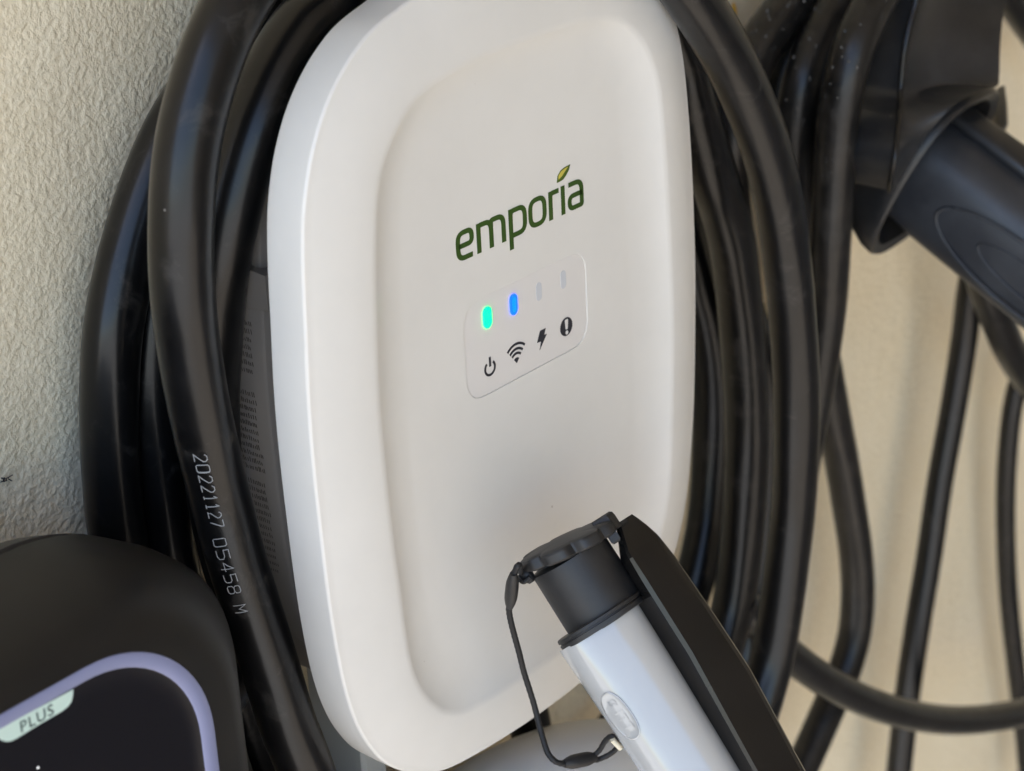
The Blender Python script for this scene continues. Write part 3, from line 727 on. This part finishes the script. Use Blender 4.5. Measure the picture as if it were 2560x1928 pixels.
# black spine with a crisp ridge
rg = []
for t in (-10, -4, 8, 30, 65, 80, 110, 138, 161, 184, 230, 286, 355, 420, 473, 560, 640, 713, 850, 1000):
    B, R_, E = interp(tB, t), interp(tR, t), interp(tE, t)
    k = min(1, (t + 14) / 90); k = k ** .7
    hB = 74 * k; hR = (92 if t > 60 else 80) * k; 
    rbv = 5 + 3 * min(1, max(0, (t - 60) / 80)) * (1 - min(1, max(0, (t - 300) / 400)) * .5)
    half = [(B, hB * .42), (R_ - rbv, hR - 4.2 * k), (R_ + rbv * .5, hR), (R_ + (E - R_) * .5, hR * .66), (E - 12, hR * .30), (E - 3, hR * .16), (E, hR * .03)]
    ring = [GT(t, a, b) for a, b in half] + [GT(t, a, -b) for a, b in reversed(half)]
    rg.append(ring)
V, F = loft(rg); mk('black_spine', V, F, M_black, gun, smooth=14)
# tilt of the nose: its cap leans a little towards the viewer
TI = math.tan(math.radians(7))
def NT(t, rad, n=56, cw=0, lobes=0, k=1.0, lean=0.0, phase=0, oc=0):
    out = []
    for i in range(n):
        a = 2 * math.pi * i / n
        r = rad
        if lobes:
            dg = math.degrees(a)
            r = rad * (1.04 - .17 * sum(math.exp(-(min(abs(dg - q), 360 - abs(dg - q)) / 8.0) ** 2) for q in (38, 86, 136, 190, 245, 305)))
        w_ = cw + r * math.cos(a); c = r * math.sin(a) * k
        out.append(GT(t + c * TI * -1 * -1 + (w_ - cw) * lean, w_, c + oc - (t - 160) * TI))
    return out
V, F = loft([NT(-12, 98), NT(-10, 103), NT(0, 104), NT(80, 105), NT(160, 106), NT(176, 106)]); mk('nose_barrel', V, F, M_matte, gun, smooth=40)
def collar(t, dr): 
    out = []
    for i in range(64):
        a = 2 * math.pi * i / 64; e = 2.4
        c_, s_ = math.cos(a), math.sin(a)
        out.append(GT(t, -17 + (122 + dr) * math.copysign(abs(c_) ** (2 / e), c_), (120 + dr) * math.copysign(abs(s_) ** (2 / e), s_)))
    return out
V, F = loft([collar(158, -3), collar(160, 0), collar(168, 1), collar(169, -3), collar(173, -3), collar(174, 1), collar(185, 0), collar(187, -4)]); mk('collar_ring', V, F, M_matte, gun, smooth=30)
# latch hook beside the cap
V, F = loft([[GT(t, a, b) for a, b in ((108 + e, 66 - e), (132 - e, 66 - e), (132 - e, -10), (108 + e, -10))] for t, e in ((-16, 4), (-12, 0), (24, 0), (30, 4))]); mk('latch_hook', V, F, M_matte, gun, smooth=0)
# cap with wavy rim
cap = thing('nose_cap', 'x', 'x', (0, 0, 0)); bpy.data.objects.remove(cap)
def CP(t, rad, lobed=True):
    return NT(t, rad, 120, 14, 6 if lobed else 0, 1.0, -.13 * -1, .5)
rg = [CP(-10, 100, False), CP(-12, 110), CP(-15, 119), CP(-19, 122), CP(-38, 122), CP(-44, 119), CP(-47, 112), CP(-49, 100), CP(-51, 60), CP(-52, 10)]
V, F = loft(rg); capo = mk('nose_cap', V, F, M_matte, gun, smooth=24)
# pull tab on the right side of the cap and lug on the left
def box(t0, t1, w0, w1, c0, c1, tp=0):
    return loft([[GT(t0, w0, c0), GT(t0, w1, c0), GT(t0, w1, c1), GT(t0, w0, c1)], [GT(t1, w0 + tp, c0 + tp), GT(t1, w1 - tp, c0 + tp), GT(t1, w1 - tp, c1 - tp), GT(t1, w0 + tp, c1 - tp)]])
V, F = loft([[GT(t, a, b) for a, b in ((92, 52 - e), (134 - e, 52 - e), (152 - e, 30), (154 - e, -20), (140 - e, -44), (92, -44))] for t, e in ((2, 3), (0, 0), (-32, 0), (-42, 2), (-46, 8))]); mk('pull_tab', V, F, M_matte, capo, smooth=0)
lug = []
for t, a in ((-44, 8), (-40, 14), (-26, 17), (-10, 15), (0, 7)):
    lug.append([GT(t, -112 + a * math.cos(2 * math.pi * k / 16), 30 + a * 1.0 * math.sin(2 * math.pi * k / 16)) for k in range(16)])
V, F = loft(lug); mk('tether_lug', V, F, M_matte, capo, smooth=45)
# oval badge with embossed letters
bc = Vector((1549, 1784)); bt = Vector((.585, .811)); bw = Vector((.811, -.585))
tt = (bc - Vector((1425, 1396))).dot(g2)
lB, rB = interp(tL, tt), interp(tB, tt) + 14; midB, hwB = (lB + rB) / 2, (rB - lB) / 2; hcB = hwB * .90
def surf(px, py, lift):
    q = Vector((px - 1425, py - 1396)); t = q.dot(g2); w_ = q.dot(w2)
    l = interp(tL, t); r = interp(tB, t) + 14; mid = (l + r) / 2; hw = (r - l) / 2
    x = min(abs((w_ - mid) / hw), .995); c = hw * .90 * (1 - x ** 2.7) ** (1 / 2.7)
    return G(px, py, c + lift)
def oval(sx, sy, lift, n=48):
    out = []
    for k in range(n):
        a = 2 * math.pi * k / n; e = 2.4
        u = sx * math.copysign(abs(math.cos(a)) ** (2 / e), math.cos(a)); v = sy * math.copysign(abs(math.sin(a)) ** (2 / e), math.sin(a))
        p = bc + bt * u + bw * v; out.append(surf(p.x, p.y, lift))
    return out
V, F = loft([oval(69, 29, -1), oval(68, 28, 3.6), oval(65, 25, 4.6), oval(62, 22.5, 2.0), oval(40, 14, 1.6), oval(12, 4, 1.6)]); bdg = mk('oval_badge', V, F, M_gunwhite, body, smooth=40)
V, F = text_mesh('ITT', 31, .25, 1.35)
VV = []
nV = len(V)
for lift in (4.4, .8):
    for v in V:
        p = bc + bt * (v.x + 14) + bw * v.y; VV.append(surf(p.x, p.y, lift))
bmt = bmesh.new(); vs = [bmt.verts.new(v) for v in V]
for f in F: bmt.faces.new([vs[i] for i in f])
bmt.verts.index_update(); be = [(e.verts[0].index, e.verts[1].index) for e in bmt.edges if e.is_boundary]; bmt.free()
FF = list(F) + [(a, b, b + nV, a + nV) for a, b in be]
# small wave-like emblem above the letters
parts = [(VV, FF)]
pb = lambda x, y, h: surf(*(bc + bt * x + bw * y), .8 + (3.4 if h else 0))
parts.append(ribbon(arc(-36, 0, 9, 20, 200, 10), 3, pb, 1)); parts.append(ribbon(arc(-38, -3, 5, 200, 380, 10), 3, pb, 1)); parts.append(ribbon([(-46, -8), (-27, 9)], 2.5, pb, 1))
mk('embossed_letters', *merge(parts), M_gunwhite, body, smooth=0)
# tether cord and its two beads
def braid(P, r, n=12):
    fr = frames(P); out = []; s = 0
    for i, p in enumerate(P):
        if i: s += (P[i] - P[i - 1]).length
        t, u = fr[i]; v = t.cross(u)
        out.append([p + (u * math.cos(2 * math.pi * k / n) + v * math.sin(2 * math.pi * k / n)) * r * (1 + .10 * math.cos(6 * (2 * math.pi * k / n)) * math.cos(s / r * 2.4)) for k in range(n)])
    return loft(out)
cordp = [GT(-36, -122, 40)] + [at(*z7(*p), d) for p, d in (((470, 440), .1235), ((445, 480), .1225), ((430, 560), .121), ((415, 640), .119), ((410, 700), .1175), ((420, 770), .116), ((440, 850), .115), ((470, 960), .114), ((500, 1080), .1135), ((535, 1190), .114), ((565, 1290), .115), ((592, 1400), .117), ((615, 1480), .119), ((640, 1555), .121), ((675, 1600), .123), ((715, 1620), .124), ((760, 1622), .125), ((860, 1600), .127))]
V, F = braid(cr(cordp, 12), .00088); tet = mk('tether_cord', V, F, M_cord, gun, smooth=70)
cl = [at(*z7(*p), d) for p, d in (((855, 1605), .127), ((915, 1602), .128), ((960, 1590), .129), ((1010, 1565), .131), ((1050, 1530), .133), ((1062, 1490), .1345), ((1040, 1462), .1345), ((1010, 1462), .133), ((980, 1490), .131), ((950, 1540), .129), ((915, 1572), .128), ((870, 1590), .127))]
V, F = braid(cr(cl, 10), .0008); mk('cord_loop', V, F, M_cord, gun, smooth=70)
V, F = tube(cr([GT(-36, -118, 20), GT(-24, -132, 34), GT(-12, -128, 44), GT(-14, -108, 48)], 6), .0007, 10); mk('cord_loop', V, F, M_cord, gun, smooth=70)
def bead(a, b, rad):
    P = [a.lerp(b, k / 8) for k in range(9)]; pr = [.55, .78, .95, 1, 1, 1, .96, .8, .55]
    return tube(P, [rad * q for q in pr], 18)
V, F = bead(at(*z7(438, 490), .1225), at(*z7(415, 690), .1178), .0019); mk('cord_bead', V, F, M_matte, gun, smooth=50)
V, F = bead(at(*z7(738, 1622), .1245), at(*z7(925, 1582), .128), .0022); mk('cord_bead', V, F, M_matte, gun, smooth=50)
V, F = tube([at(*z7(1025, 1478), .1345), at(*z7(1075, 1530), .136)], .0009, 10); mk('anchor_peg', V, F, mat('ivory_peg', (.75, .68, .52), .4), gun, smooth=40)

# ------------------------------------------------------------------ things below the white station
def dome():
    rings = []
    c = at(1240, 2030, .080)
    for k in range(14):
        a = k / 13 * math.pi / 2
        rings.append((math.sin(a), math.cos(a)))
    V, F = [], []
    out = []
    for s_, c_ in rings:
        out.append([Vector((c.x + .085 * s_ * math.cos(t) * 1.0, c.y + .036 * s_ * math.sin(t), c.z + .034 * c_ - .022)) for t in [2 * math.pi * k / 48 for k in range(48)]])
    out.append([v - Vector((0, 0, .12)) for v in out[-1]])
    return c, loft(out)
c, (V, F) = dome()
o = mk('connector_dock', [v - c for v in V], F, M_grey, None, smooth=50); o.location = c
tag(o, 'rounded light grey plastic dock just below the white charging station', 'dock')
p0, p1 = at(889, 1800, .045), at(889, 1990, .045)
base = W(p0.x * 1000, -160, .03)
def bx(x0, x1, z0, z1_, d0, d1, bev=1.2):
    o_ = [(x0, d0), (x0, d1 - bev / 1000), (x0 + bev, d1), (x1 - bev, d1), (x1, d1 - bev / 1000), (x1, d0)]
    return [[W(x, z, d) - base for x, d in o_] for z in (z0, z1_)]
V, F = loft(bx(p0.x * 1000 - 5, p0.x * 1000 + 6, -300, -100, .030, .052))
o = mk('conduit', V, F, M_pipe, None, smooth=0); o.location = base
tag(o, 'pale grey rectangular conduit running down behind the lower left of the white station', 'conduit')
P = cr([at(1300, 1640, .030), at(1316, 1760, .030), at(1332, 1860, .030), at(1350, 2050, .030)], 8)
b0 = P[0].copy(); V, F = tube([p - b0 for p in P], .0078, 20)
o = mk('supply_lead', V, F, M_cable, None, smooth=50); o.location = b0
tag(o, 'short black supply lead dropping from the underside of the white station', 'lead')
# marks on the wall
c = at(1836, 40, .0006)
V = [Vector((0, -.0010, 0))]; F = []
for k in range(14):
    a = 2 * math.pi * k / 14; r = .0030 * (1 + .45 * noise.noise(Vector((k * .9, 3, 1)))); V.append(Vector((r * .8 * math.cos(a), 0.0004, 1.7 * r * math.sin(a))))
F = [(0, 1 + k, 1 + (k + 1) % 14) for k in range(14)]
o = mk('paint_dab', V, F, M_yellow, None, smooth=60); o.location = c; tag(o, 'small dab of yellow paint on the wall near the top', 'paint dab')
c = at(12, 1199, .0008); parts = []
for k in range(9):
    a = rnd.uniform(0, 6.3); L = rnd.uniform(.0006, .0018)
    q0 = Vector((rnd.uniform(-.0012, .0012), -.0003, rnd.uniform(-.0006, .0006))); parts.append(tube([q0, q0 + Vector((L * math.cos(a), -.0004, L * math.sin(a)))], .00016, 6))
o = mk('dirt_speck', *merge(parts), M_ink, None, smooth=0); o.location = c; tag(o, 'tiny dark speck of debris stuck on the stucco at the left edge', 'debris')
